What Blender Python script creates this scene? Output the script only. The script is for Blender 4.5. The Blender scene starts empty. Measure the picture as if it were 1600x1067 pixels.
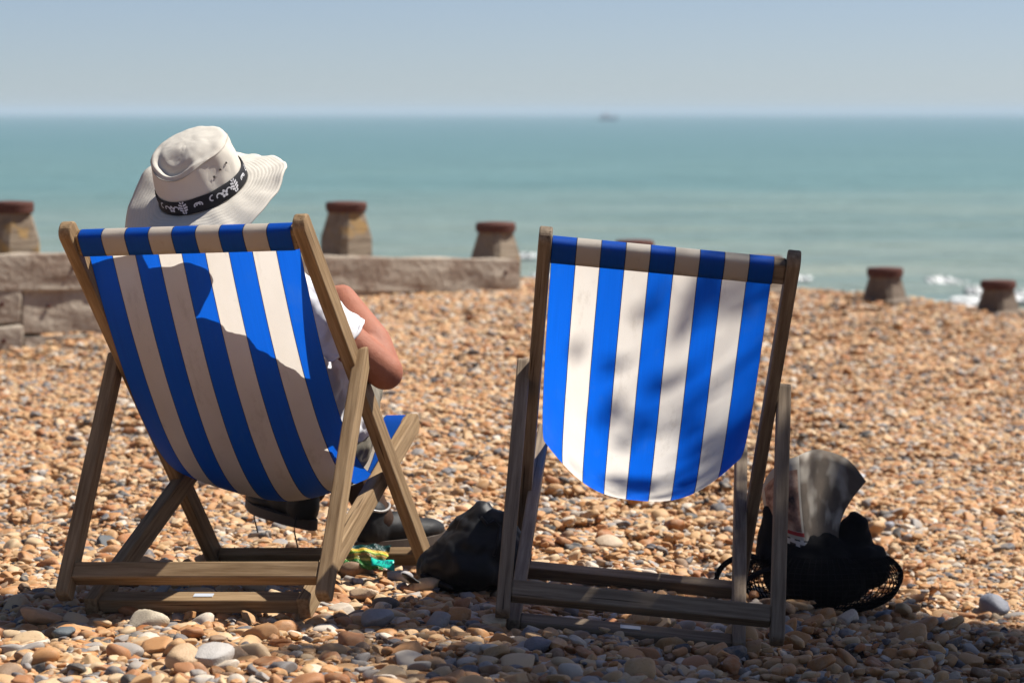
import bpy, bmesh, math, random
import numpy as np
from mathutils import Vector, Matrix, Quaternion
R = math.radians
random.seed(7)
rng = np.random.default_rng(11)
scene = bpy.context.scene
COL = scene.collection

# ------------------------------------------------------------------ camera, sky, sun, exposure
FPX, HORIZON, HC = 4412.9, 175.0, 1.13          # focal length in photo pixels, horizon row, eye height above the shingle
PITCH = math.atan2(533.5 - HORIZON, FPX)
cam_d = bpy.data.cameras.new('camera'); cam = bpy.data.objects.new('camera', cam_d); COL.objects.link(cam)
cam.location = (0, 0, HC); cam.rotation_euler = (math.pi/2 - PITCH, 0, 0)
cam_d.sensor_width = 36; cam_d.lens = FPX/1600*36; cam_d.clip_start = .1; cam_d.clip_end = 60000
cam_d.dof.use_dof = True; cam_d.dof.focus_distance = 6.35; cam_d.dof.aperture_fstop = 5.0
scene.camera = cam

SUN_AZ, SUN_EL = 72.0, 56.0                      # degrees right of straight ahead, degrees up
SUNV = Vector((math.sin(R(SUN_AZ))*math.cos(R(SUN_EL)), math.cos(R(SUN_AZ))*math.cos(R(SUN_EL)), math.sin(R(SUN_EL))))
sun_d = bpy.data.lights.new('sun', 'SUN'); sun = bpy.data.objects.new('sun', sun_d); COL.objects.link(sun)
sun_d.energy = 5.0; sun_d.angle = R(.53); sun_d.color = (1, .955, .88)
sun.rotation_euler = (-SUNV).to_track_quat('-Z', 'Y').to_euler(); sun.location = (10, 4, 15)
world = bpy.data.worlds.new('World'); scene.world = world; world.use_nodes = True
wn = world.node_tree.nodes; wl = world.node_tree.links
sky = wn.new('ShaderNodeTexSky'); sky.sky_type = 'NISHITA'; sky.sun_disc = False
sky.sun_elevation = R(SUN_EL); sky.sun_rotation = R(SUN_AZ)
sky.altitude = 0; sky.air_density = .65; sky.dust_density = .5; sky.ozone_density = 4.0
wtc = wn.new('ShaderNodeTexCoord'); wadd = wn.new('ShaderNodeVectorMath'); wadd.operation = 'ADD'; wadd.inputs[1].default_value = (0, 0, .018)
wnm = wn.new('ShaderNodeVectorMath'); wnm.operation = 'NORMALIZE'; wtint = wn.new('ShaderNodeMix'); wtint.data_type = 'RGBA'; wtint.blend_type = 'MULTIPLY'
wtint.inputs[0].default_value = 1; wtint.inputs[7].default_value = (1.12, 1.01, .97, 1)
wl.new(wtc.outputs['Generated'], wadd.inputs[0]); wl.new(wadd.outputs[0], wnm.inputs[0]); wl.new(wnm.outputs[0], sky.inputs[0])
wl.new(sky.outputs[0], wtint.inputs[6]); wl.new(wtint.outputs[2], wn['Background'].inputs[0]); wn['Background'].inputs[1].default_value = .061
scene.view_settings.view_transform = 'Standard'; scene.view_settings.look = 'None'
scene.view_settings.exposure = .80; scene.view_settings.gamma = 1; scene.view_settings.use_curve_mapping = False
scene.render.engine = 'CYCLES'
cy = scene.cycles
cy.use_denoising = True; cy.max_bounces = 8; cy.diffuse_bounces = 4; cy.glossy_bounces = 3; cy.transmission_bounces = 4
cy.volume_bounces = 1; cy.caustics_reflective = False; cy.caustics_refractive = False; cy.sample_clamp_indirect = 6

def at(px, py, Y):
    """world point seen at photo pixel (px, py) at distance Y ahead"""
    X, U = (px-800)/FPX, (533.5-py)/FPX
    d = Vector((X, math.cos(PITCH)+U*math.sin(PITCH), -math.sin(PITCH)+U*math.cos(PITCH)))
    return Vector((0, 0, HC)) + d*(Y/d.y)

# ------------------------------------------------------------------ helpers
def tag(o, label=None, cat=None, group=None, kind=None):
    for k, v in (('label', label), ('category', cat), ('group', group), ('kind', kind)):
        if v: o[k] = v
    return o
def obj(name, me, mat=None, parent=None, M=None, smooth=False):
    if mat is not None:
        me.materials.clear(); me.materials.append(mat)
    o = bpy.data.objects.new(name, me); COL.objects.link(o)
    if parent is not None: o.parent = parent
    if M is not None: o.matrix_local = M
    if smooth: me.shade_smooth()
    return o
def empty(name, M=None):
    o = bpy.data.objects.new(name, None); COL.objects.link(o); o.empty_display_size = .1
    if M is not None: o.matrix_world = M
    return o
def pydata(name, v, f):
    me = bpy.data.meshes.new(name); me.from_pydata([tuple(p) for p in v], [], [tuple(q) for q in f]); me.update(); return me
def from_bm(name, bm):
    me = bpy.data.meshes.new(name); bm.normal_update(); bm.to_mesh(me); bm.free(); return me
def frame(origin, xdir, zdir):
    z = Vector(zdir).normalized(); x = Vector(xdir); x = (x - z*x.dot(z)).normalized(); y = z.cross(x)
    return Matrix(((x.x, y.x, z.x, origin[0]), (x.y, y.y, z.y, origin[1]), (x.z, y.z, z.z, origin[2]), (0, 0, 0, 1)))
def grid_faces(n, m, wrap=False):
    f = []
    for i in range(n-1):
        for j in range(m if wrap else m-1):
            k = (j+1) % m
            f.append((i*m+j, i*m+k, (i+1)*m+k, (i+1)*m+j))
    return f
def lathe(profile, n=32, cap=True):
    v = [(r*math.cos(2*math.pi*j/n), r*math.sin(2*math.pi*j/n), z) for r, z in profile for j in range(n)]
    f = grid_faces(len(profile), n, True)
    if cap:
        f.append(tuple(range(n-1, -1, -1))); f.append(tuple(range((len(profile)-1)*n, len(profile)*n)))
    return v, f
def bar_mesh(name, sx, sy, L, bev=.003, seg=2, profile=None):
    """bar along local Z, lateral thickness sx, depth sy; profile = outline points (y, z) instead of a plain rectangle"""
    bm = bmesh.new()
    pts = profile or [(-sy/2, 0), (sy/2, 0), (sy/2, L), (-sy/2, L)]
    a = [bm.verts.new((-sx/2, y, z)) for y, z in pts]; b = [bm.verts.new((sx/2, y, z)) for y, z in pts]
    bm.faces.new(a[::-1]); bm.faces.new(b)
    for i in range(len(pts)):
        j = (i+1) % len(pts); bm.faces.new((a[i], a[j], b[j], b[i]))
    bmesh.ops.recalc_face_normals(bm, faces=bm.faces)
    if bev: bmesh.ops.bevel(bm, geom=[e for e in bm.edges if e.calc_face_angle(0) > .5], offset=bev, segments=seg, affect='EDGES', profile=.5)
    return from_bm(name, bm)
def tube(pts, r, n=8, closed=False):
    pts = [Vector(p) for p in pts]; N = len(pts); v = []
    rr = r if hasattr(r, '__len__') else [r]*N
    up = Vector((0, 0, 1))
    for i, p in enumerate(pts):
        t = (pts[(i+1) % N]-pts[i-1]) if closed else (pts[min(i+1, N-1)]-pts[max(i-1, 0)])
        t.normalize(); x = t.cross(up)
        if x.length < 1e-3: x = t.cross(Vector((0, 1, 0)))
        x.normalize(); y = t.cross(x)
        v += [p + x*rr[i]*math.cos(2*math.pi*j/n) + y*rr[i]*math.sin(2*math.pi*j/n) for j in range(n)]
    f = grid_faces(N, n, True)
    if closed: f += [((N-1)*n+j, (N-1)*n+(j+1) % n, (j+1) % n, j) for j in range(n)]
    else: f += [tuple(range(n-1, -1, -1)), tuple(range((N-1)*n, N*n))]
    return v, f
def merge(*parts):
    V, Fc = [], []
    for v, f in parts:
        o = len(V); V += list(v); Fc += [tuple(i+o for i in q) for q in f]
    return V, Fc
def capsule(p0, r0, p1, r1, n=14, k=5, squash=None):
    p0, p1 = Vector(p0), Vector(p1); d = p1-p0; L = d.length or 1e-4
    prof = [(r0*math.cos(a), -r0*math.sin(a)) for a in [math.pi/2*(1-i/k)*.995 for i in range(k+1)]]
    prof += [(r1*math.cos(a), L+r1*math.sin(a)) for a in [math.pi/2*(i/k)*.995 for i in range(k+1)]]
    v, f = lathe(prof, n)
    M = frame(p0, (1, 0, 0) if abs(d.normalized().x) < .9 else (0, 1, 0), d)
    return [M @ Vector(q) for q in v], f
def ellipsoid(c, rad, M=None, n=20, k=12):
    prof = [(math.sin(math.pi*i/k) + (1e-3 if i in (0, k) else 0), -math.cos(math.pi*i/k)) for i in range(k+1)]
    v, f = lathe(prof, n); c = Vector(c)
    out = []
    for x, y, z in v:
        p = Vector((x*rad[0], y*rad[1], z*rad[2]))
        out.append(c + (M @ p if M else p))
    return out, f
def blob(name, parts, mat, parent=None, M=None, voxel=.006, smooth=6, noise=None):
    """tapered capsules and ellipsoids melted into one continuous skin"""
    v, f = merge(*parts)
    o = obj(name, pydata(name, v, f), mat, parent, M)
    m = o.modifiers.new('skin', 'REMESH'); m.mode = 'VOXEL'; m.voxel_size = voxel; m.use_smooth_shade = True
    if smooth:
        s = o.modifiers.new('soft', 'SMOOTH'); s.iterations = smooth; s.factor = .5
    for size, strength in (noise or []):
        t = bpy.data.textures.new('folds', 'CLOUDS'); t.noise_scale = size; t.noise_depth = 1
        d = o.modifiers.new('folds', 'DISPLACE'); d.texture = t; d.strength = strength; d.mid_level = .5
    return o

# ------------------------------------------------------------------ materials
class NT:
    def __init__(s, name):
        s.m = bpy.data.materials.new(name); s.m.use_nodes = True; s.t = s.m.node_tree; s.N = s.t.nodes; s.L = s.t.links
        s.b = s.N['Principled BSDF']; s.out = s.N['Material Output']
    def n(s, typ, ins=None, **kw):
        x = s.N.new(typ)
        for k, v in kw.items(): setattr(x, k, v)
        for k, v in (ins or {}).items(): s.set(x, k, v)
        return x
    def set(s, x, k, v):
        i = x.inputs[k]
        if hasattr(v, 'is_output') and v.is_output: s.L.new(v, i)
        elif hasattr(v, 'outputs'): s.L.new(v.outputs[0], i)
        else: i.default_value = v
    def p(s, **kw):
        for k, v in kw.items(): s.set(s.b, k.replace('_', ' '), v)
    def ramp(s, fac, stops, interp='LINEAR'):
        r = s.n('ShaderNodeValToRGB'); s.set(r, 0, fac); e = r.color_ramp; e.interpolation = interp
        while len(e.elements) < len(stops): e.elements.new(1)
        for q, (a, c) in zip(e.elements, stops): q.position = a; q.color = (*c, 1) if len(c) == 3 else c
        return r
    def noise(s, vec=None, scale=5., detail=4., rough=.55, **kw):
        x = s.n('ShaderNodeTexNoise', {'Scale': scale, 'Detail': detail, 'Roughness': rough}, **kw)
        if vec is not None: s.set(x, 'Vector', vec)
        return x
    def coord(s, out='Object'): return s.n('ShaderNodeTexCoord').outputs[out]
    def mapping(s, vec, scale=(1, 1, 1), loc=(0, 0, 0)):
        x = s.n('ShaderNodeMapping', {'Scale': scale, 'Location': loc}); s.set(x, 'Vector', vec); return x
    def math(s, op, a, b=0.): 
        x = s.n('ShaderNodeMath', operation=op); s.set(x, 0, a); s.set(x, 1, b); return x
    def mix(s, fac, a, b, blend='MIX'):
        x = s.n('ShaderNodeMix', data_type='RGBA', blend_type=blend); s.set(x, 0, fac)
        for i, v in ((6, a), (7, b)): s.set(x, i, (*v, 1) if isinstance(v, tuple) and len(v) == 3 else v)
        return x.outputs[2]
    def bump(s, h, strength=.3, dist=.01):
        x = s.n('ShaderNodeBump', {'Strength': strength, 'Distance': dist}); s.set(x, 'Height', h); s.L.new(x.outputs[0], s.b.inputs['Normal']); return x

def mat_plain(name, col, rough=.7, var=.25, scale=20., bump=.15, bscale=200., spec=.3, metal=0.):
    t = NT(name); c = t.coord(); n = t.noise(c, scale, 5)
    t.p(Base_Color=t.mix(n.outputs[0], tuple(x*(1-var) for x in col), tuple(min(1, x*(1+var)) for x in col)), Roughness=rough, Metallic=metal)
    t.b.inputs['Specular IOR Level'].default_value = spec
    if bump: t.bump(t.noise(c, bscale, 3), bump, .003)
    return t.m
def mat_wood(name, dark, light, grey, greyness):
    t = NT(name); c = t.coord(); info = t.n('ShaderNodeObjectInfo')
    off = t.n('ShaderNodeVectorMath', operation='SCALE'); t.set(off, 0, (7.1, 5.3, 9.7)); t.L.new(info.outputs['Random'], off.inputs['Scale'])
    add = t.n('ShaderNodeVectorMath', operation='ADD'); t.L.new(c, add.inputs[0]); t.L.new(off.outputs[0], add.inputs[1])
    g = t.noise(t.mapping(add, (90, 90, 5)), 1., 6, .65); g2 = t.noise(t.mapping(add, (18, 18, 1.6)), 1., 4, .6)
    col = t.ramp(g, [(.3, dark), (.7, light)])
    wear = t.ramp(t.math('MULTIPLY_ADD', g2.outputs[0], 1.).outputs[0], [(.5-greyness*.3, (1, 1, 1)), (.72-greyness*.3, (0, 0, 0))])
    col2 = t.mix(t.math('MULTIPLY', wear.outputs[0], .75), col.outputs[0], grey)
    crack = t.ramp(t.noise(t.mapping(add, (140, 140, 3.)), 1., 2, .5), [(.27, (.25, .2, .16)), (.33, (1, 1, 1))])
    t.p(Base_Color=t.mix(1., col2, crack.outputs[0], 'MULTIPLY'), Roughness=.75)
    t.b.inputs['Specular IOR Level'].default_value = .25
    t.bump(g, .35, .002); return t.m
M = {}
M['wood_tan'] = mat_wood('tan varnished wood', (.135, .078, .034), (.33, .225, .122), (.335, .265, .18), .35)
M['wood_grey'] = mat_wood('weathered grey wood', (.09, .062, .04), (.25, .19, .13), (.30, .265, .225), .9)
M['metal'] = mat_plain('dull steel bolt', (.16, .14, .12), .45, .3, 60, 0, spec=.5, metal=.8)
M['sticker'] = mat_plain('white paper sticker', (.45, .48, .53), .5, .05, 30, 0)
M['sticker_blue'] = mat_plain('pale blue print', (.25, .42, .62), .5, .05, 30, 0)

def mat_canvas():
    t = NT('striped deckchair canvas'); uv = t.coord('UV'); sep = t.n('ShaderNodeSeparateXYZ'); t.set(sep, 0, uv)
    wob = t.noise(t.mapping(uv, (0., 6., 0.)), 1., 2)
    x = t.math('MULTIPLY', sep.outputs[0], 9.); x = t.math('ADD', x, t.math('MULTIPLY', t.math('SUBTRACT', wob, .5), .05))
    odd = t.math('MODULO', t.math('FLOOR', x), 2.)
    fr = t.math('FRACT', x); edge = t.math('LESS_THAN', t.math('MINIMUM', fr, t.math('SUBTRACT', 1., fr)), .016)
    st = t.noise(t.mapping(uv, (260, 9, 1)), 1., 4); spot = t.noise(t.mapping(uv, (3, 6, 1)), 1.7, 5, .6)
    blue = t.mix(st.outputs[0], (.002, .092, .57), (.005, .148, .78)); white = t.mix(spot.outputs[0], (.66, .60, .52), (.83, .785, .72))
    blue = t.mix(t.math('MULTIPLY', spot.outputs[0], .25), blue, (.0, .06, .45))
    grime = t.ramp(t.noise(t.mapping(uv, (9, 14, 1)), 1., 6, .7), [(.56, (0, 0, 0)), (.72, (1, 1, 1))])
    white = t.mix(t.math('MULTIPLY', grime.outputs[0], .4), white, (.40, .34, .27)); blue = t.mix(t.math('MULTIPLY', grime.outputs[0], .25), blue, (.05, .16, .5))
    col = t.mix(odd, blue, white); col = t.mix(edge, col, (.012, .016, .03))
    t.p(Base_Color=col, Roughness=.55); t.b.inputs['Specular IOR Level'].default_value = .22
    cre = t.noise(t.mapping(uv, (5, 16, 1)), 1., 5, .6)
    bu = t.bump(t.math('ADD', t.math('MULTIPLY', cre, 6.), t.noise(t.mapping(uv, (500, 1300, 1)), 1., 2)), .22, .0035)
    tr = t.n('ShaderNodeBsdfTranslucent'); t.L.new(col, tr.inputs[0])
    mx = t.n('ShaderNodeMixShader'); mx.inputs[0].default_value = .60
    t.L.new(t.b.outputs[0], mx.inputs[1]); t.L.new(tr.outputs[0], mx.inputs[2]); t.L.new(mx.outputs[0], t.out.inputs[0])
    return t.m
M['canvas'] = mat_canvas()

def mat_pebble():
    t = NT('flint pebble'); a = t.n('ShaderNodeAttribute', attribute_name='tint'); info = t.n('ShaderNodeObjectInfo'); c = t.coord()
    n = t.noise(c, 38., 6, .66); n2 = t.noise(c, 170., 5, .65)
    f = t.math('FRACT', t.math('ADD', a.outputs['Fac'], info.outputs['Random']))
    pal = t.ramp(f, [(0, (.40, .185, .062)), (.14, (.45, .27, .125)), (.27, (.30, .115, .036)), (.37, (.49, .345, .20)), (.48, (.41, .225, .095)), (.59, (.20, .12, .07)), (.67, (.10, .10, .11)), (.73, (.26, .24, .225)), (.79, (.50, .43, .35)), (.85, (.36, .165, .06)), (.92, (.032, .036, .042)), (.955, (.43, .24, .105))], 'CONSTANT')
    col = t.mix(t.math('MULTIPLY', t.ramp(n, [(.42, (0, 0, 0)), (.66, (1, 1, 1))]).outputs[0], .4), pal.outputs[0], (.46, .35, .23))
    col = t.mix(t.math('MULTIPLY', t.ramp(n2, [(.3, (1, 1, 1)), (.46, (0, 0, 0))]).outputs[0], .4), col, (.11, .055, .025))
    t.p(Base_Color=col, Roughness=.62); t.b.inputs['Specular IOR Level'].default_value = .3
    t.bump(n2, .25, .002); return t.m
M['pebble'] = mat_pebble()
def mat_ground():
    t = NT('shingle ground'); c = t.coord(); v = t.n('ShaderNodeTexVoronoi', {'Scale': 24.}); t.set(v, 'Vector', c)
    h = t.n('ShaderNodeSeparateColor'); t.L.new(v.outputs['Color'], h.inputs[0])
    pal = t.ramp(h.outputs[0], [(0, (.32, .16, .06)), (.25, (.4, .25, .12)), (.5, (.26, .11, .04)), (.65, (.43, .31, .19)), (.8, (.12, .12, .12)), (.9, (.35, .2, .09))], 'CONSTANT')
    t.p(Base_Color=pal.outputs[0], Roughness=.8); t.bump(t.math('SUBTRACT', 1., v.outputs['Distance']), 1., .03); return t.m
M['ground'] = mat_ground()

# ------------------------------------------------------------------ the beach
# groyne line: post i stands at (GX + i*GDX, GY + i*GDY)
GX, GY, GDX, GDY = -2.46, 13.88, .79, .56
CREST_I = [-6, -1, 0, 1, 2, 3, 4, 5, 6, 7, 8, 14]
CREST_Z = [-.15, -.08, -.03, .06, .155, .175, .12, .05, -.04, -.15, -.26, -.7]
feet = np.array([(-.737, 7.016, -1.129), (-.211, 6.888, -1.107), (-.931, 6.221, -1.093), (-.45, 6.103, -1.073), (.018, 6.943, -1.147), (.558, 6.924, -1.198), (.002, 6.134, -1.124), (.496, 6.116, -1.17)])
def _nb(x, y): return np.stack([np.ones_like(x), x, y-6.5, x*x], -1)
NEAR = np.linalg.lstsq(_nb(feet[:, 0], feet[:, 1]), feet[:, 2]+HC-.022, rcond=None)[0]
def sstep(a, b, t): t = np.clip((t-a)/(b-a), 0, 1); return t*t*(3-2*t)
def ground(x, y):
    x, y = np.asarray(x, float), np.asarray(y, float)
    near = _nb(np.clip(x, -1.5, 1.2), np.clip(y, 5., 7.6)) @ NEAR
    i = (x-GX)/GDX; yl = GY+i*GDY; zc = np.interp(i, CREST_I, CREST_Z)
    yl = np.clip(yl, 11, 26)
    t = np.clip((y-7.2)/(yl-7.2), 0, 1)
    z = near + (zc-near)*(t*t*(3-2*t)*.6+t*.4)
    past = np.maximum(y-yl-.25, 0)
    z = z - .125*past*sstep(0, 2.5, past) - .0
    z = z + .012*np.sin(x*2.3+y*1.1)*np.sin(y*1.7-x*.6)*sstep(7, 9, y)
    return np.maximum(z, -4.2)
xs = np.concatenate([np.linspace(-60, -9, 20), np.linspace(-8, 8, 140), np.linspace(9, 60, 20)])
ys = np.concatenate([np.linspace(-30, 3, 14), np.linspace(3.4, 24, 180), np.linspace(25, 62, 30)])
XX, YY = np.meshgrid(xs, ys); ZZ = ground(XX, YY)-.016
beach = obj('shingle_beach', pydata('shingle_beach', np.stack([XX, YY, ZZ], -1).reshape(-1, 3), grid_faces(len(ys), len(xs))), M['ground'], smooth=True)
tag(beach, 'sloping bank of orange and grey flint shingle under the deckchairs', 'beach', kind='structure')

def pebble_mesh_data(r, sub, lump=.16):
    bm = bmesh.new(); bmesh.ops.create_icosphere(bm, subdivisions=sub, radius=1)
    a = np.array([v.co for v in bm.verts]); f = [tuple(v.index for v in q.verts) for q in bm.faces]; bm.free()
    k = r.normal(size=(5, 3))*1.5; ph = r.uniform(0, 6.28, 5); am = r.uniform(.3, 1, 5)*lump
    d = 1+sum(am[i]*np.sin(a@k[i]+ph[i]) for i in range(5))
    e = r.uniform(2.2, 3.2)                                   # a little boxy, as split flints are
    a = a*d[:, None]; a = np.sign(a)*np.abs(a)**(2/e*.92+.08)
    a = a*np.array([1, r.uniform(.62, .92), r.uniform(.36, .62)])
    for _ in range(r.integers(4, 9)):                          # broken faces
        n = r.normal(size=3)*np.array([1, 1.2, 1.5]); n /= np.linalg.norm(n); h = (a@n).max()*r.uniform(.55, .88)
        a = a-np.maximum(a@n-h, 0)[:, None]*n*r.uniform(.85, 1.0)
    return a, np.array(f)
PEB = [pebble_mesh_data(rng, 3) for _ in range(14)]
PEBLO = [pebble_mesh_data(rng, 3) for _ in range(20)]
def rot_matrix(r, tilt):
    return np.array((Matrix.Rotation(r.uniform(0, 6.283), 3, 'Z') @ Matrix.Rotation(r.normal()*tilt, 3, 'X') @ Matrix.Rotation(r.normal()*tilt, 3, 'Y') @ Matrix.Rotation(r.uniform(0, 6.283), 3, 'Z')))
# patches of heaped pebbles, scattered as instances of the one mass called shingle
patch_col = bpy.data.collections.new('shingle_patches')
for kx in range(9):
    V, Fc, T = [], [], []; off = 0; rad = .17
    for i in range(125):
        a, f = PEBLO[rng.integers(20)]
        s = float(np.clip(rng.lognormal(math.log(.0140), .42), .006, .036))
        q = rad*math.sqrt(rng.random()); th = rng.uniform(0, 6.283)
        P = (a*s) @ rot_matrix(rng, .24).T + np.array([q*math.cos(th), q*math.sin(th), rng.uniform(-.009, .005)-s*.1])
        V.append(P); Fc.append(f+off); off += len(P); T.append(np.full(len(P), rng.random()))
    V = np.concatenate(V); Fc = np.concatenate(Fc)
    me = bpy.data.meshes.new('shingle_patch'); me.from_pydata(V.tolist(), [], Fc.tolist()); me.update(); me.shade_smooth()
    at_ = me.attributes.new('tint', 'FLOAT', 'POINT'); at_.data.foreach_set('value', np.concatenate(T).astype(np.float32))
    me.materials.append(M['pebble']); patch_col.objects.link(bpy.data.objects.new('shingle_patch', me))
pts, rots, scl = [], [], []
def scatter(y0, y1, spacing, size):
    y = y0
    while y < y1:
        hw = 900/FPX*y*1.12+.7
        for x in np.arange(-hw, hw, spacing):
            px_, py_ = x+rng.uniform(-.5, .5)*spacing, y+rng.uniform(-.5, .5)*spacing
            z = float(ground(px_, py_)); e = .15
            nx = -(float(ground(px_+e, py_))-z)/e; ny = -(float(ground(px_, py_+e))-z)/e
            pts.append((px_, py_, z-.008)); rots.append((-ny, nx, rng.uniform(0, 6.283))); scl.append(size*rng.uniform(.9, 1.15))
        y += spacing
scatter(4.3, 7.3, .14, .93); scatter(7.3, 9.5, .13, .82); scatter(9.5, 19.5, .12, .73)
me = bpy.data.meshes.new('shingle'); me.from_pydata(pts, [], [])
def attr(me, name, typ, key, arr): a = me.attributes.new(name, typ, 'POINT'); a.data.foreach_set(key, np.asarray(arr).ravel())
attr(me, 'spin', 'FLOAT_VECTOR', 'vector', np.array(rots, np.float32)); attr(me, 'size', 'FLOAT', 'value', np.array(scl, np.float32))
attr(me, 'pick', 'INT', 'value', rng.integers(0, 9, len(pts)).astype(np.int32))
shingle = obj('shingle', me, M['pebble'], beach)
tag(shingle, kind='stuff')
g = bpy.data.node_groups.new('scatter_shingle', 'GeometryNodeTree')
g.interface.new_socket('Geometry', in_out='INPUT', socket_type='NodeSocketGeometry'); g.interface.new_socket('Geometry', in_out='OUTPUT', socket_type='NodeSocketGeometry')
gi, go = g.nodes.new('NodeGroupInput'), g.nodes.new('NodeGroupOutput')
ci = g.nodes.new('GeometryNodeCollectionInfo'); ci.inputs[0].default_value = patch_col; ci.inputs['Separate Children'].default_value = True; ci.inputs['Reset Children'].default_value = True
iop = g.nodes.new('GeometryNodeInstanceOnPoints'); iop.inputs['Pick Instance'].default_value = True
def named(name, typ):
    x = g.nodes.new('GeometryNodeInputNamedAttribute'); x.data_type = typ; x.inputs[0].default_value = name; return x.outputs[0]
g.links.new(gi.outputs[0], iop.inputs['Points']); g.links.new(ci.outputs[0], iop.inputs['Instance']); g.links.new(named('pick', 'INT'), iop.inputs['Instance Index'])
g.links.new(named('spin', 'FLOAT_VECTOR'), iop.inputs['Rotation']); g.links.new(named('size', 'FLOAT'), iop.inputs['Scale']); g.links.new(iop.outputs[0], go.inputs[0])
shingle.modifiers.new('scatter', 'NODES').node_group = g

# the pebbles that show largest, each one a piece of the beach
peb_meshes = []
for i, (a, f) in enumerate(PEB):
    for tint in rng.random(3):
        me = pydata('pebble', a, f); me.shade_smooth(); me.materials.append(M['pebble'])
        attr(me, 'tint', 'FLOAT', 'value', np.full(len(a), tint, np.float32)); peb_meshes.append(me)
def pebble(x, y, s, lift=.006, tilt=.3, me=None):
    o = bpy.data.objects.new('pebble', me or peb_meshes[rng.integers(len(peb_meshes))]); COL.objects.link(o); o.parent = beach
    Rm = Matrix(rot_matrix(rng, tilt).tolist()).to_4x4()
    o.matrix_local = Matrix.Translation((x, y, float(ground(x, y))+lift)) @ Rm @ Matrix.Scale(s, 4)
    return o
def tinted(tint):
    a, f = PEB[rng.integers(14)]; me = pydata('pebble', a, f); me.shade_smooth()
    # a colour of its own, for stones the photograph singles out
    m = NT('single stone'); c = m.coord(); n = m.noise(c, 3., 5, .6)
    m.p(Base_Color=m.mix(n.outputs[0], tuple(x*.5 for x in tint), tuple(x*.9 for x in tint)), Roughness=.6); m.bump(m.noise(c, 12., 4), .2, .05)
    me.materials.append(m.m); return me
for px_, py_, s, c in [(160, 857, .033, (.07, .08, .09)), (198, 968, .032, (.5, .2, .07)), (668, 930, .043, (.62, .45, .27)), (768, 990, .036, (.6, .45, .28)), (640, 868, .026, (.6, .46, .3)), (618, 912, .036, (.42, .40, .40)), (310, 955, .045, (.5, .38, .24)), (225, 985, .04, (.6, .5, .36)), (1385, 975, .04, (.16, .18, .22)), (840, 1028, .045, (.17, .16, .17)), (1560, 960, .05, (.2, .21, .25)), (560, 945, .04, (.6, .42, .26)), (90, 1003, .03, (.1, .12, .13)), (590, 985, .045, (.28, .28, .29)), (1470, 1030, .034, (.3, .36, .42)), (1385, 1035, .03, (.5, .5, .5)), (1345, 752, .03, (.5, .5, .52)), (1390, 832, .035, (.33, .33, .36)), (320, 1048, .05, (.5, .46, .42)), (60, 985, .05, (.55, .33, .18)), (280, 1050, .045, (.6, .4, .22)), (1230, 1000, .035, (.35, .36, .38)), (950, 862, .04, (.6, .45, .3))]:
    Y = HC*FPX/(py_-HORIZON)
    for _ in range(3): Y = (HC-float(ground((px_-800)/FPX*Y, Y)))*FPX/(py_-HORIZON)
    pebble((px_-800)/FPX*Y, Y, s, s*.35, .2, tinted(c))
n_peb = 23
while n_peb < 298:
    y = 5.25+2.0*rng.random()**1.6; x = rng.uniform(-1, 1)*(800/FPX*y*1.03)
    pebble(x, y, float(np.clip(rng.lognormal(math.log(.025), .3), .018, .046))); n_peb += 1

# ------------------------------------------------------------------ the sea
SEA_Z = -2.30
def mat_sea():
    t = NT('sea water'); c = t.coord(); sep = t.n('ShaderNodeSeparateXYZ'); t.set(sep, 0, c)
    drift = t.noise(t.mapping(c, (.012, .035, 1)), 1., 4); band = t.noise(t.mapping(c, (.03, .32, 1)), 1., 5, .6)
    d = t.math('LOGARITHM', t.math('MAXIMUM', sep.outputs[1], 10.), 10.)
    d = t.math('ADD', d, t.math('MULTIPLY', t.math('SUBTRACT', drift, .5), .5))
    col = t.ramp(t.math('DIVIDE', t.math('SUBTRACT', d, 1.6), 1.2), [(0, (.25, .255, .205)), (.18, (.195, .235, .195)), (.42, (.115, .205, .195)), (.75, (.092, .185, .19)), (1, (.09, .18, .195))])
    colv = t.mix(t.ramp(band, [(.35, (.0, .0, .0)), (.68, (.55, .55, .55))]).outputs[0], col.outputs[0], (.055, .125, .125))
    t.p(Base_Color=colv, Roughness=.35); t.b.inputs['IOR'].default_value = 1.33; t.b.inputs['Specular IOR Level'].default_value = .35
    w1 = t.noise(t.mapping(c, (.5, 1.4, 1)), 1., 5, .6); w2 = t.noise(t.mapping(c, (.06, .22, 1)), 1., 4, .6)
    t.bump(t.math('ADD', w1, t.math('MULTIPLY', w2, 3.)), .9, .5); return t.m
rows = 36*np.exp(np.arange(0, 520)*.0125); rows = rows[rows < 21500]; cols = np.concatenate([np.linspace(-4, -.66, 24), np.linspace(-.62, .62, 181), np.linspace(.66, 4, 24)])
SX, SY = np.meshgrid(cols, rows); SX = np.clip(SX*SY, -13500, 13500)
amp = np.exp(-SY/260.)
SZ = SEA_Z + amp*(.075*np.sin(SY*.9+SX*.22+1.3*np.sin(SX*.11)) + .045*np.sin(SY*1.7-SX*.5) + .03*np.sin(SY*.37+SX*.09))
sea = obj('sea', pydata('sea', np.stack([SX, SY, SZ], -1).reshape(-1, 3), grid_faces(len(rows), len(cols))), mat_sea(), smooth=True)
tag(sea, 'calm grey green sea running out to a hazy horizon', 'sea', kind='structure')
def mat_foam():
    t = NT('white foam'); t.p(Base_Color=(.6, .61, .6, 1), Roughness=.8); t.bump(t.noise(t.coord(), 9., 4), .6, .1); return t.m
fo = []
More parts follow.
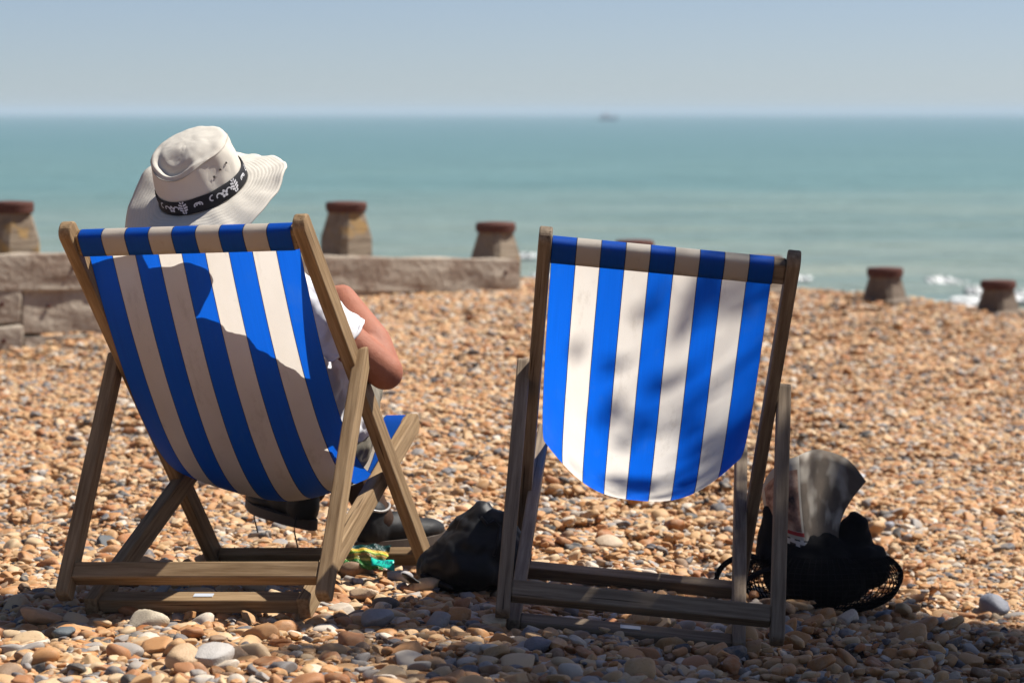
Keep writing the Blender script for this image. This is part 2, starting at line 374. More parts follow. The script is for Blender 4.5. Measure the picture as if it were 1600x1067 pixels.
for px_, py_, wpx, h in [(1468, 441, 24, .09), (1500, 446, 14, .05), (1524, 458, 16, .11), (1590, 462, 20, .07), (823, 401, 16, .06), (1265, 449, 30, .04), (1300, 462, 60, .03), (1440, 478, 80, .03), (1545, 470, 60, .05), (865, 432, 36, .03), (1240, 436, 26, .03)]:
    Y = (HC-SEA_Z)*FPX/(py_-HORIZON); X = (px_-800)/FPX*Y; w = wpx/FPX*Y
    n = 26
    prof = [(-.30, -.08), (-.22, .35), (-.1, .85), (0, 1), (.12, .6), (.5, .25), (1.1, -.08)]
    v = []
    for i in range(n):
        u = -1+2*i/(n-1); a = max(0, 1-u*u)**.6*(.65+.35*math.sin(i*1.9+px_)*math.sin(i*.8))+.02
        for (dy, dz) in prof: v.append((X+u*w+.04*math.sin(i*2.3), Y-dy*.7*(.5+a)+.18*math.sin(i*.7+px_), SEA_Z+h*dz*a+.05))
    fo.append((v, grid_faces(n, len(prof))))
foam = obj('sea_foam', pydata('sea_foam', *merge(*fo)), mat_foam(), smooth=True)
tag(foam, 'white foam of small waves breaking along the shore', 'foam', kind='stuff')

# ------------------------------------------------------------------ far boat
def build_boat():
    Y = 1150.; p = at(950, 187, Y); p.z = SEA_Z
    b = empty('fishing_boat', Matrix.Translation(p) @ Matrix.Rotation(R(8), 4, 'Z'))
    tag(b, 'small hazy fishing boat far out near the horizon', 'boat')
    hull = mat_plain('dark hull paint', (.05, .09, .16), .5, .2, 2, 0); cab = mat_plain('cabin paint', (.55, .42, .40), .5, .1, 2, 0)
    n = 15; v = []
    for i in range(n):
        s = i/(n-1); x = -4.2+8.4*s; wid = 1.3*(1-abs(2*s-1.05)**3.2)+.05; top = 1.0+.7*(s**3)+.1*(1-s)**2
        v += [(x, -wid, top), (x*.97, -wid*.8, .3), (x*.94, 0, -.4), (x*.97, wid*.8, .3), (x, wid, top)]
    f = grid_faces(n, 5)+[(4, 3, 2, 1, 0), tuple(range((n-1)*5, n*5))]+[(i*5+4, i*5, (i+1)*5, (i+1)*5+4) for i in range(n-1)]
    obj('hull', pydata('hull', v, f), hull, b)
    obj('wheelhouse', bar_mesh('wheelhouse', 2.2, 1.6, 1.7, .08), cab, b, Matrix.Translation((-1.2, 0, .9)))
    obj('mast', pydata('mast', *tube([(.2, 0, .9), (.2, 0, 4.2)], .09)), cab, b)
    obj('boom', pydata('boom', *tube([(.2, 0, 2.0), (2.9, 0, 3.0)], .07)), cab, b)
build_boat()

# ------------------------------------------------------------------ groyne
def mat_timber(name, base, stain, lichen=0.):
    t = NT(name); c = t.coord()
    g = t.noise(t.mapping(c, (3, 30, 30)), 1., 5, .6); s = t.noise(c, 5., 5, .6)
    col = t.mix(g.outputs[0], tuple(x*.7 for x in base), tuple(x*1.2 for x in base))
    col = t.mix(t.ramp(s, [(.46, (0, 0, 0)), (.62, (.8, .8, .8))]).outputs[0], col, stain)
    if lichen: col = t.mix(t.ramp(t.noise(c, 7., 3), [(.56, (0, 0, 0)), (.64, (lichen,)*3)]).outputs[0], col, (.32, .19, .05))
    t.p(Base_Color=col, Roughness=.85); t.bump(g, .6, .02); return t.m
M['plank'] = mat_timber('sea bleached plank', (.36, .30, .235), (.19, .125, .085))
M['post'] = mat_timber('weathered post timber', (.17, .13, .095), (.10, .07, .045))
M['post_lichen'] = mat_timber('post timber with lichen', (.235, .185, .13), (.13, .09, .055), .7)
M['rust'] = mat_plain('rusty iron band', (.085, .033, .024), .8, .45, 14, .4, 60, .2)
GANG = math.atan2(GDY, GDX)
tops = [.69, .68, .654, .524, .40, .28, .181, .07]
post_lab = {0: 'stout pale groyne post rising behind the long plank wall beside the striped chair back',
            2: 'tall groyne post patched with yellow lichen above the plank wall near the seated man',
            3: 'groyne post with rusty cap standing where the plank wall ends',
            4: 'groyne post whose rusty cap just shows over the empty deckchair top bar',
            5: 'groyne post half hidden behind the right end of the empty deckchair bar',
            6: 'dark groyne post on the shingle crest with open sea either side',
            7: 'lowest dark groyne post standing next to the white breaking wave'}
for i in range(8):
    if i == 1: continue
    x, y = GX+i*GDX, GY+i*GDY; zt = tops[i]; zg = float(ground(x, y))-.35; Hh = zt-zg
    p = empty('groyne_post', Matrix.Translation((x, y, zg)) @ Matrix.Rotation(GANG+R([9, 0, 10, 14, 11, 12, 15, 8][i]), 4, 'Z'))
    tag(p, post_lab[i], 'post', 'timber posts of the groyne')
    h, ch = .107, .022
    def ring(hh, cc, z, rnd=0., n=4):
        out = []
        for k in range(4):
            a = math.pi/2*k
            for dx, dy in ((hh, -hh+cc), (hh, hh-cc)):
                q = Vector((dx*math.cos(a)-dy*math.sin(a), dx*math.sin(a)+dy*math.cos(a), z))
                out.append(q)
        return out
    flare = .02 if i > 4 else 0
    secs = [(h+flare, ch, 0), (h+flare, ch, Hh-.30), (h+flare*.7, ch, Hh-.20), (h*.99, ch, Hh-.185), (h*.80, ch*1.4, Hh-.07), (h*.76, ch*1.6, Hh-.03)]
    v = [q for s in secs for q in ring(*s)]; f = grid_faces(len(secs), 8, True)+[tuple(range(7, -1, -1)), tuple(range(40, 48))]
    obj('shaft', pydata('shaft', v, f), M['post_lichen' if i in (0, 2, 3) else 'post'], p)
    cv, cf = lathe([(.098, Hh-.055), (.110+.003*math.sin(i*2.1), Hh-.05+.006*math.sin(i)), (.112, Hh-.012), (.104+.003*math.cos(i), Hh), (.05, Hh+.004)], 28)
    obj('cap', pydata('cap', cv, cf), M['rust'], p, smooth=False)
wall = empty('groyne_wall', Matrix.Translation((GX, GY, -.4)) @ Matrix.Rotation(GANG, 4, 'Z'))
tag(wall, 'bleached timber plank wall of the groyne half buried in shingle', 'wall')
LI = math.hypot(GDX, GDY)
WORN = bpy.data.textures.new('worn', 'CLOUDS'); WORN.noise_scale = .16; WORN.noise_depth = 2
def plank(i0, i1, zt0, zt1, hgt, off):
    me = bar_mesh('plank', .075, hgt, (i1-i0)*LI, .008, 2)
    th = math.atan2(zt1-zt0, (i1-i0)*LI)
    Mx = frame((i0*LI, -.145+off, (zt0-hgt/2)+.4), (0, 1, 0), (math.cos(th), 0, math.sin(th)))
    o = obj('plank', me, M['plank'], wall, Mx)
    ss = o.modifiers.new('cut', 'SUBSURF'); ss.subdivision_type = 'SIMPLE'; ss.levels = ss.render_levels = 4
    dp = o.modifiers.new('worn', 'DISPLACE'); dp.texture = WORN; dp.strength = .03; dp.mid_level = .5
    for s in (.14, (i1-i0)*LI-.10):
        bv, bf = lathe([(.012, 0), (.012, .010), (.008, .014)], 10)
        obj('bolt', pydata('bolt', bv, bf), M['rust'], o, frame((-.0385, .02, s), (0, 0, 1), (-1, 0, 0)))
plank(-9, -2.61, .5, .457, .185, .003); plank(-9, -2.61, .31, .27, .16, .008); plank(-9, -2.61, .14, .097, .17, .0); plank(-2.6, .35, .455, .44, .185, .0); plank(.36, 3.04, .44, .325, .185, .004)
plank(-2.6, -.04, .268, .262, .16, .012); plank(-.03, 2.2, .275, .2, .22, .016); plank(-2.6, -.04, .095, .09, .17, -.003); plank(-.03, 1.3, .04, .0, .2, .005)

# ------------------------------------------------------------------ deckchairs
# side view of a chair: v forward, w up, measured from the pivot where back rails and seat rails cross; WB lifts the origin to the ground
LA, LB, LC, KA, KB, KC, HA, HB, HW = 1.2104, .9568, .6065, .2642, .6625, .6034, .2713, .248, .30
WB = .225
def chair_frame(x, y, z, yaw, roll):
    F = Vector((math.sin(yaw), math.cos(yaw), 0)); Rt = Vector((math.cos(yaw), -math.sin(yaw), 0)); U = Vector((0, 0, 1))
    R2 = Rt*math.cos(roll)-U*math.sin(roll); U2 = U*math.cos(roll)+Rt*math.sin(roll)
    O = Vector((x, y, z+HC))-U2*WB
    return Matrix(((R2.x, F.x, U2.x, O.x), (R2.y, F.y, U2.y, O.y), (R2.z, F.z, U2.z, O.z), (0, 0, 0, 1)))
def rounded_rail(L, d, r_top, r_bot, notches=()):
    """outline (y, z) of a rail: rounded top and bottom, notches cut into the +y edge"""
    pts = []
    def arc(cy, cz, r, a0, a1, n=6): return [(cy+r*math.cos(a0+(a1-a0)*i/n), cz+r*math.sin(a0+(a1-a0)*i/n)) for i in range(n+1)]
    h = d/2
    pts += arc(-h+r_bot, r_bot, r_bot, math.pi, 1.5*math.pi, 4)+arc(h-r_bot, r_bot, r_bot, 1.5*math.pi, 2*math.pi, 4)
    for zc in sorted(notches): pts += [(h, zc-.018), (h-.017, zc-.009), (h-.017, zc+.010), (h, zc+.013)]
    pts += arc(h-r_top, L-r_top, r_top, 0, math.pi/2)+arc(-h+r_top, L-r_top, r_top, math.pi/2, math.pi)
    return pts
TOP_AX = (-.53, .848)
def canvas_mesh(At, Bt, dA, dB, s_mid, s_edge, half_t, half_b, bulge, curl, shift=0.):
    """sling of cloth from top bar to front bar, wrapped once round each bar; UV x runs across the stripes"""
    def wrap(c, ax, bx, hw, hd, seq):              # loop round a bar of half sizes hw (along ax), hd (along bx)
        out = []
        for a, b in seq: out.append(c+ax*hw*a+bx*hd*b)
        return out
    axA = Vector(TOP_AX); bxA = Vector((-axA.y, axA.x))       # the top bar stands nearly upright; bxA points to the back
    hw, hd = .0285, .0185
    k = .72
    loop = [(-.9, .5), (-1, .0), (-1, -k), (-k, -1), (0, -1.02), (k, -1), (1, -k), (1, 0), (1, k), (k, 1), (0, 1.03), (-k, 1), (-1, k)]
    # start under the bar on the forward side, run under it, up the camera side, over the top, then down the forward side
    seqA = [(-1, .55), (-1.0, .1), (-1, -.0)]
    top = [Vector(q) for q in wrap(Vector(At), axA, bxA, hw, hd, [(-.55, -1.04), (-.9, -.9), (-1.03, -.4), (-1.03, .4), (-.9, .92), (-.4, 1.04), (.2, 1.05), (.7, 1.0), (.95, .8), (1.05, .3), (1.05, -.3), (.9, -.85), (.5, -1.06)])]
    P0 = top[-1]
    axB = Vector(dB); bxB = Vector((-dB[1], dB[0]))
    fr = [Vector(q) for q in wrap(Vector(Bt), axB, bxB, .024, .0155, [(-.9, 1.1), (-.3, 1.12), (.4, 1.1), (.9, .95), (1.06, .4), (1.06, -.4), (.8, -1.05), (.2, -1.1), (-.5, -1.1)])]
    P1 = fr[0]
    nT, nS = 54, 41
    V, UV = [], []
    rows = []
    for p in top: rows.append(('w', p))
    for i in range(1, nT): rows.append(('h', i/nT))
    for p in fr: rows.append(('f', p))
    dist = 0; nrow = len(rows)
    for ri, (kd, p) in enumerate(rows):
        for j in range(nS):
            s = -1+2*j/(nS-1)
            if kd == 'w': u, q = s*half_t, p
            elif kd == 'f': u, q = s*half_b, p
            else:
                t = p; e = (1-abs(s)**2.2)
                S = s_edge+(s_mid-s_edge)*e
                S += bulge(s, t)
                q = Vector((P0.x+(P1.x-P0.x)*t, P0.y+(P1.y-P0.y)*t-4*S*t*(1-t)))
                hw_ = half_t+(half_b-half_t)*t**4
                u = s*hw_*(1-curl*math.sin(math.pi*t)**2*abs(s)**3)
            V.append((u+shift*(1-(0 if kd == 'w' else 1 if kd == 'f' else p)), q.x, q.y+WB)); UV.append(((s+1)/2, ri/nrow))
    f = grid_faces(nrow, nS); me = pydata('canvas', V, f); me.shade_smooth()
    uvl = me.uv_layers.new(name='UVMap')
    for lp in me.loops: uvl.data[lp.index].uv = UV[lp.vertex_index]
    return me
def make_deckchair(label, pose, tA, tB, tC, eA, eB, eC, wood, canvas_kw, sticker_u):
    root = empty('deckchair', chair_frame(*pose)); tag(root, label, 'deckchair', 'striped deckchairs on the shingle')
    dA = Vector((-math.cos(tA), math.sin(tA))); dB = Vector((math.cos(tB), math.sin(tB))); dC = Vector((-math.cos(tC), -math.sin(tC)))
    Ab, At = -KA*LA*dA, (1-KA)*LA*dA; Bb, Bt = -KB*LB*dB, (1-KB)*LB*dB
    Cp = (KC-KA)*LA*dA; Ct = Cp-.03*dC; Cb = Cp+LC*dC
    P = lambda u, q: Vector((u, q[0], q[1]+WB))
    T, D = .029, .050                                   # rail thickness across, depth in the side view
    w = M[wood]
    def rail(name, u0, q0, u1, q1, d=D, th=T, prof=None, ext=(0, 0)):
        a, b = P(u0, q0), P(u1, q1); dr = (b-a).normalized(); a = a-dr*ext[0]; b = b+dr*ext[1]
        L = (b-a).length
        me = bar_mesh(name, th, d, L, .0035, 2, prof(L, d) if prof else None)
        return obj(name, me, w, root, frame(a, (1, 0, 0), dr))
    def bolt(parent, u, q, side, r=.009):
        v, f = lathe([(r*1.5, 0), (r*1.5, .002), (r, .003), (r, .009), (r*.6, .012)], 12)
        o = obj('bolt', pydata('bolt', v, f), M['metal']); o.parent = parent
        o.matrix_local = parent.matrix_local.inverted() @ frame(P(u, q), (0, 0, 1), (side, 0, 0)); return o
    for s in (-1, 1):
        ra = rail('back_rail', s*HA+eA, Ab, s*HA, At, prof=lambda L, d: rounded_rail(L, d, .022, .006), ext=(.01, -.012))
        sv, sf = lathe([(.0045, 0), (.0045, .0012), (.002, .0016)], 10)
        nb_ = Vector((0, -dA.y, dA.x)); so_ = obj('screw', pydata('screw', sv, sf), M['metal'], ra); so_.matrix_local = ra.matrix_local.inverted() @ frame(P(s*HA, At-dA*.072)+nb_*D/2, (1, 0, 0), nb_)
        bolt(ra, s*(HA+T/2)+eA*.25*0, (0, 0), s); bolt(ra, s*(HA-T/2)-s*.001, (.0, .0), -s)
        bolt(ra, s*(HA-T/2), Cp, -s)
        rb = rail('seat_rail', s*HB+eB, Bb, s*HB, Bt, prof=lambda L, d: rounded_rail(L, d, .018, .004, (.10, .155, .21)), ext=(.02, .02))
        rc = rail('prop_leg', s*HW+eC, Cb, s*HW, Ct, d=.042, th=.031, prof=lambda L, d: rounded_rail(L, d, .014, .012), ext=(.012, .008))
        bolt(rc, s*(HW+.0155), Cp, s); bolt(rc, s*(HW+.0155)+eC*.95, Cb-dC*.035, s, .006)
    def cross(name, q, half, du, zdir, sx, sy):          # a bar across the chair, zdir = depth direction of its section
        a = P(-half+du, q); L = 2*half
        return obj(name, bar_mesh(name, sx, sy, L, .004, 2), w, root, frame(a, (0, zdir[0], zdir[1]), (1, 0, 0)))
    cross('top_bar', At-dA*.068, HA-T/2, 0, Vector(TOP_AX), .052, .032)
    cross('foot_bar', Ab+dA*.028, HA-T/2, eA, dA, .045, .026)
    cross('front_bar', Bt, HB-T/2, 0, dB, .042, .026)
    rb_ = cross('rear_bar', Bb+dB*.012, HB-T/2, eB, dB, .045, .032)
    cross('prop_bar', Cb-dC*.052, HW-.0155, eC*.9, dC, .042, .036)
    st = obj('sticker', bar_mesh('sticker', .014, .0016, .045, .0), M['sticker'], rb_)
    st.matrix_local = Matrix.Translation((.002, -.0166 if False else .0168, sticker_u)) if False else Matrix.Translation((.002, .0168, sticker_u))
    cm = canvas_mesh(At-dA*.068, Bt, dA, dB, **canvas_kw)
    cloth = obj('canvas', cm, M['canvas'], root)
    return root, cloth
def bulge_left(s, t): return .012*math.sin(9*t+2*s)*(t*(1-t))+.02*math.exp(-((s-.1)/.5)**2-((t-.62)/.2)**2)
def bulge_right(s, t): return .010*math.sin(5*s+7*t)*t*(1-t)*2
left_chair, left_cloth = make_deckchair('tan wooden deckchair with blue and white canvas sagging under the seated man', (-.5584, 6.7492, -.8842, .2392, -.0398), .8257, .3194, .8747, .0248, .0027, .0143, 'wood_tan',
    dict(s_mid=.355, s_edge=.30, half_t=.247, half_b=.228, bulge=bulge_left, curl=.03), .22)
right_chair, right_cloth = make_deckchair('empty deckchair of weathered grey wood with blue and white canvas', (.3039, 6.7202, -.9352, .0366, .0938), .8436, .3440, .9233, -.0013, -.0132, .0140, 'wood_grey',
    dict(s_mid=.325, s_edge=.17, half_t=.243, half_b=.228, bulge=bulge_right, curl=.0, shift=-.013), .22)

def cloth_mark(chair, cloth, px_, py_, pts_px, name):
    """a dark stain on the back of the cloth where the photograph shows one"""
    W = chair.matrix_world; cands = []
    for v in cloth.data.vertices:
        p = W @ v.co; d = p-Vector((0, 0, HC)); dep = d.y*math.cos(PITCH)-d.z*math.sin(PITCH); up = d.z*math.cos(PITCH)+d.y*math.sin(PITCH)
        cands.append(((800+FPX*d.x/dep-px_)**2+(533.5-FPX*up/dep-py_)**2, v.index))
    v = cloth.data.vertices[min(cands)[1]]; n = v.normal.copy(); n = n if n.y < 0 else -n
    x = Vector((1, 0, 0)); x = (x-n*x.dot(n)).normalized(); y = n.cross(x); y = y if y.z > 0 else -y
    V = [v.co+n*.002+x*a/655+y*b/655 for a, b in pts_px]
    obj(name, pydata(name, V, [tuple(range(len(V)))]), M['stain'], cloth)
M['stain'] = mat_plain('dark tar stain', (.01, .03, .09), .8, .4, 60, 0)
cloth_mark(right_chair, right_cloth, 945, 688, [(-9, 1), (-6, 4), (0, 5), (6, 3), (9, 3), (9, -6), (5, -4), (-2, -3)], 'stain')

# ------------------------------------------------------------------ the seated man (in the left chair's own frame: u right, v forward, w up)
MC = left_chair.matrix_world.copy()
def W3(u, v, w): return Vector((u, v, w+WB))
def cap(a, ra, b, rb): return capsule(W3(*a), ra, W3(*b), rb)
def ell(c, r, Mx=None): return ellipsoid(W3(*c), r, Mx)
def mat_skin():
    t = NT('sunburnt skin'); c = t.coord(); n = t.noise(c, 22., 5, .6)
    t.p(Base_Color=t.mix(n.outputs[0], (.225, .072, .040), (.37, .150, .092)), Roughness=.62); t.b.inputs['Specular IOR Level'].default_value = .28; t.b.inputs['Subsurface Weight'].default_value = .08; t.b.inputs['Subsurface Radius'].default_value = (.01, .004, .002)
    t.bump(t.noise(c, 110., 6, .7), .4, .004); return t.m
M['skin'] = mat_skin()
M['shirt'] = mat_plain('white cotton', (.66, .66, .69), .85, .03, 8, .2, 700, .15)
M['trouser'] = mat_plain('stone grey cotton', (.185, .165, .13), .9, .15, 15, .25, 600, .1)
M['leather'] = mat_plain('black shoe leather', (.012, .0115, .0115), .6, .3, 30, .2, 120, .22)
M['rubber'] = mat_plain('brown black sole', (.06, .045, .035), .7, .3, 20, .1, 120)
M['sock'] = mat_plain('dark brown sock', (.05, .03, .022), .95, .2, 40, .3, 500, .05)
M['hair'] = mat_plain('grey hair', (.30, .28, .26), .8, .3, 60, .4, 300)
M['hat'] = mat_plain('cream cotton drill', (.52, .485, .425), .88, .05, 9, .22, 900, .1)
M['hat_dark'] = mat_plain('black hat band', (.014, .014, .017), .7, .2, 30, .1, 500, .2)
M['print'] = mat_plain('white print', (.52, .52, .54), .8, .04, 30, 0, 100, .1)
M['brass'] = mat_plain('dark eyelet', (.07, .055, .045), .4, .2, 60, 0, 60, .5, .6)
# hat frame first: the head hangs under it
HAT_P = MC.inverted() @ at(318, 297, 6.44); HAT_A = Vector((-.13, -.46, .85)).normalized()
HAT = frame(HAT_P, (1, .0, 0), HAT_A)                      # local y = towards the face
hat_c = HAT_P-Vector((0, 0, WB))
def hp(x, y, z): q = HAT @ Vector((x, y, z)); return (q.x, q.y, q.z-WB)
sh_r, el_r, wr_r = (.165, -.30, .445), (.335, -.205, .275), (.20, -.075, .44)
sh_l, el_l, wr_l = (-.195, -.30, .455), (-.235, -.06, .26), (.035, .055, .255)
kn_r, an_r, kn_l, an_l = (.075, .43, .25), (-.035, .345, -.065), (-.10, .43, .255), (.155, .29, -.135)
def hand(wr, palm_dir, palm_n, thumb_side, curl, size=1.):
    """palm, four fingers of unequal length bent at the knuckles, and a thumb leaving the side of the palm"""
    d = Vector(palm_dir).normalized(); n = Vector(palm_n); n = (n-d*n.dot(d)).normalized(); s = d.cross(n)*thumb_side
    w0 = Vector(wr); P = []
    V = lambda q: (q.x, q.y, q.z)
    for k, (off, ln) in enumerate(((.030, .072), (.010, .080), (-.010, .075), (-.029, .060))):
        base = w0+d*.085+s*off
        P.append(cap(V(w0+d*.015+s*off*.6), .017*size, V(base), .0125*size))
        q, dd = base, d
        for seg, fr in enumerate((.45, .32, .23)):
            a = curl*(.5+.5*seg); dd = (dd*math.cos(a)+n*math.sin(a)).normalized(); q2 = q+dd*ln*fr
            P.append(cap(V(q), (.0098-.0008*seg)*size, V(q2), (.0092-.0009*seg)*size)); q = q2
    tb = w0+d*.03+s*.032; t1 = tb+(d*.6+s*.55+n*.4).normalized()*.038; t2 = t1+(d*.85+s*.1+n*.5).normalized()*.03
    P += [cap(V(w0+d*.02+s*.015), .016, V(tb), .0135), cap(V(tb), .0125, V(t1), .0115), cap(V(t1), .0112, V(t2), .009)]
    return P
parts = [cap((-.10, -.33, .50), .058, (.09, -.33, .50), .058), cap((0, -.335, .50), .058, hp(0, -.03, -.12), .056), cap((0, -.005, .10), .118, (0, -.10, .215), .108), cap((0, -.10, .215), .108, (0, -.235, .375), .118), cap((-.10, -.25, .40), .095, (.10, -.25, .40), .095), cap((-.07, -.10, .23), .115, (.07, -.10, .23), .115),
         cap(sh_l, .058, (0, -.295, .475), .07), cap(sh_r, .058, (0, -.295, .475), .07), cap((0, -.295, .475), .062, hp(0, .0, -.14), .054),
         ell(hp(0, .008, -.035), (.078, .095, .11), HAT.to_3x3()), ell(hp(0, .028, -.10), (.058, .062, .055), HAT.to_3x3()),
         cap(hp(0, .098, -.045), .012, hp(0, .112, -.075), .014), cap(hp(-.035, .084, -.03), .012, hp(.035, .084, -.03), .012), cap(hp(-.02, .090, -.108), .008, hp(.02, .090, -.108), .008),
         ell(hp(.08, -.005, -.06), (.012, .02, .032), HAT.to_3x3()), ell(hp(-.08, -.005, -.06), (.012, .02, .032), HAT.to_3x3()),
         cap(sh_r, .052, el_r, .043), cap(el_r, .041, tuple(np.array(el_r)*.62+np.array(wr_r)*.38+np.array((.006, -.004, 0))), .050), cap(tuple(np.array(el_r)*.62+np.array(wr_r)*.38+np.array((.006, -.004, 0))), .050, wr_r, .033),
         cap(sh_l, .052, el_l, .043), cap(el_l, .041, tuple(np.array(el_l)*.62+np.array(wr_l)*.38), .041), cap(tuple(np.array(el_l)*.62+np.array(wr_l)*.38), .041, wr_l, .028),
         cap((.09, .02, .10), .09, kn_r, .062), cap((-.09, .02, .10), .09, kn_l, .062),
         cap(kn_r, .058, tuple(np.array(kn_r)*.65+np.array(an_r)*.35), .056), cap(tuple(np.array(kn_r)*.65+np.array(an_r)*.35), .056, an_r, .036),
         cap(kn_l, .058, tuple(np.array(kn_l)*.65+np.array(an_l)*.35), .056), cap(tuple(np.array(kn_l)*.65+np.array(an_l)*.35), .056, an_l, .036)]
parts += hand(wr_r, (-.9, .1, .12), (-.1, -.5, -.5), -1, .5)
parts += hand(wr_l, (.9, -.38, .05), (-.3, -.9, .1), 1, .22)
man = blob('person', parts, M['skin'], None, MC, .006, 5)
tag(man, 'person in a cream sun hat and white t-shirt reclining with folded arms', 'person')
M['eye'] = mat_plain('eye', (.35, .33, .32), .25, .1, 90, 0, 50, .5); M['lips'] = mat_plain('lips', (.28, .09, .07), .5, .1, 60, 0)
for sx in (-1, 1):
    obj('eye', pydata('eye', *ellipsoid(HAT @ Vector((sx*.031, .083, -.044)), (.013, .008, .007), HAT.to_3x3())), M['eye'], man, smooth=True)
    obj('eyebrow', pydata('eyebrow', *tube([HAT @ Vector((sx*q, .098-abs(q-.03)*.25, -.024-abs(q-.03)*.2)) for q in (.012, .022, .032, .042, .050)], .0035, 6)), M['hair'], man, smooth=True)
obj('lips', pydata('lips', *tube([HAT @ Vector((q, .099-q*q*9, -.106)) for q in (-.022, -.011, 0, .011, .022)], .0045, 6)), M['lips'], man, smooth=True)
shirt_parts = [cap((-.10, -.19, .255), .088, (.135, -.19, .255), .088), cap((.05, -.125, .15), .082, (.165, -.12, .15), .078), cap((-.13, -.33, .49), .07, (.11, -.33, .49), .07), cap((-.09, -.345, .53), .068, (.07, -.345, .53), .068), cap((-.14, -.29, .47), .07, (-.02, -.30, .545), .068), cap((.13, -.29, .46), .07, (.02, -.30, .545), .068), cap((-.09, -.03, .165), .115, (.14, -.03, .165), .115), cap((0, -.02, .13), .126, (0, -.10, .22), .121), cap((0, -.10, .22), .121, (0, -.235, .375), .131), cap((-.11, -.25, .40), .106, (.105, -.25, .40), .106), cap((-.09, -.10, .23), .127, (.12, -.10, .23), .127),  # hidden bulk at neck, back and hip added to block sun on the canvas
               cap(sh_l, .067, (0, -.295, .475), .078), cap(sh_r, .067, (0, -.295, .475), .078), cap((0, -.295, .485), .07, tuple(np.array((0, -.295, .485))*.8+np.array(hp(0, 0, -.14))*.2), .064)]
def sleeve(sh, el, f):                                   # a short sleeve that ends in a flat open cuff
    a, b = Vector(W3(*sh)), Vector(W3(*el)); e = a+(b-a)*f; d = (b-a).normalized()
    Mx = frame(a, (1, 0, 0) if abs(d.x) < .9 else (0, 1, 0), d); L = (b-a).length*f
    prof = [(.03, -.05), (.054, -.03), (.062, 0), (.060, L*.5), (.060, L*.9), (.062, L)]
    v, f_ = lathe(prof, 20); return [Mx @ Vector(q) for q in v], f_
shirt_parts += [sleeve(sh_r, el_r, .56), sleeve(sh_l, el_l, .66)]
shirt = blob('t_shirt', shirt_parts, M['shirt'], man, None, .0055, 3, [(.05, .016), (.02, .006)])
for sh, el, f in ((sh_r, el_r, .56), (sh_l, el_l, .66)):
    a, b = W3(*sh), W3(*el); d = (b-a).normalized(); c = a+(b-a)*(f-.02)
    Mx = frame(c, (1, 0, 0), d)
    ringp = [Mx @ Vector((.0595*math.cos(k*math.pi/14), .0595*math.sin(k*math.pi/14), .002*math.sin(k))) for k in range(28)]
    obj('cuff', pydata('cuff', *tube(ringp, .0042, 6, True)), M['shirt'], shirt, smooth=True)
def lerp3(a, b, t): return tuple(np.array(a)*(1-t)+np.array(b)*t)
tr_parts = [cap((-.08, .0, .10), .125, (.115, -.01, .11), .125), cap((.12, .02, .11), .11, kn_r, .078), cap((-.09, .02, .105), .098, kn_l, .074)]
for kn, an in ((kn_r, an_r), (kn_l, an_l)): tr_parts += [cap(kn, .074, lerp3(kn, an, .5), .07), cap(lerp3(kn, an, .5), .07, lerp3(kn, an, .62), .066)]
blob('trousers', tr_parts, M['trouser'], man, None, .0065, 4, [(.045, .014)])
for an, kn in ((an_r, kn_r), (an_l, kn_l)):
    blob('sock', [cap(an, .040, lerp3(an, kn, .26), .046)], M['sock'], man, None, .006, 2)
def shoe(heel, toe, up, lace=True):
    heel, toe = W3(*heel), W3(*toe); d = (toe-heel).normalized(); z = Vector(up); z = (z-d*z.dot(d)).normalized()
    Mx = frame(heel, d.cross(z), z)
    root = blob('shoe', [ellipsoid((0, .055, .048), (.038, .052, .052)), ellipsoid((0, .13, .046), (.041, .085, .042)), ellipsoid((0, .205, .034), (.047, .078, .031)), capsule((0, .045, .06), .037, (0, .055, .088), .036)], M['leather'], man, Mx, .005, 3, [(.03, .004)])
    out = []
    L = .288
    for k in range(36):
        a = 2*math.pi*k/36; y = L/2-.003+L/2*math.cos(a); wv = .041+.012*math.sin((y/L-.25)*math.pi*1.2)
        out.append((math.copysign(abs(math.sin(a))**.75, math.sin(a))*wv, y))
    v = [(x, y, zz) for zz in (-.004, .012, .021) for x, y in out]
    v = [(x, y, zz+(.012*max(0, (y-.2)/.09)**2)+(.006 if .07 < y < .16 and zz < 0 else 0)) for x, y, zz in v]
    f = grid_faces(3, 36, True)+[tuple(range(35, -1, -1)), tuple(range(72, 108))]
    obj('sole', pydata('sole', v, f), M['rubber'], root)
    rim = [(.036*math.cos(a), .055+.046*math.sin(a), .104+.012*math.sin(a)*0-.008*math.cos(2*a)) for a in [2*math.pi*k/28 for k in range(28)]]
    obj('rim', pydata('rim', *tube(rim, .0035, 6, True)), M['shoe_rim'], root, smooth=True)
    for y in (.12, .142, .163):
        h = .083-.0017*(y-.12)*300*.3
        obj('lace', pydata('lace', *tube([(-.026, y-.006, h-.012), (-.012, y, h), (0, y+.003, h+.004), (.012, y, h), (.026, y+.006, h-.012)], .0026, 6)), M['leather'], root, smooth=True)
    return root, Mx
M['shoe_rim'] = mat_plain('worn shoe edge', (.30, .28, .26), .35, .1, 30, 0, 50, .5)
shoe((.115, .225, -.205), (.275, .465, -.215), (0, 0, 1))
sr, srM = shoe((-.012, .285, -.158), (-.235, .45, -.118), (.05, 0, 1))
for y0, x0, ln in ((.03, -.035, .055), (.2, -.04, .05)):
    inv = srM.inverted().to_3x3(); dn = inv @ Vector((0, 0, -1)); p = Vector((x0, y0, .03))
    obj('loose_lace', pydata('loose_lace', *tube([p, p+dn*.02+Vector((-.006, 0, 0)), p+dn*.04+Vector((-.008, .002, 0)), p+dn*(.03+ln)], .002, 6)), M['leather'], sr, smooth=True)
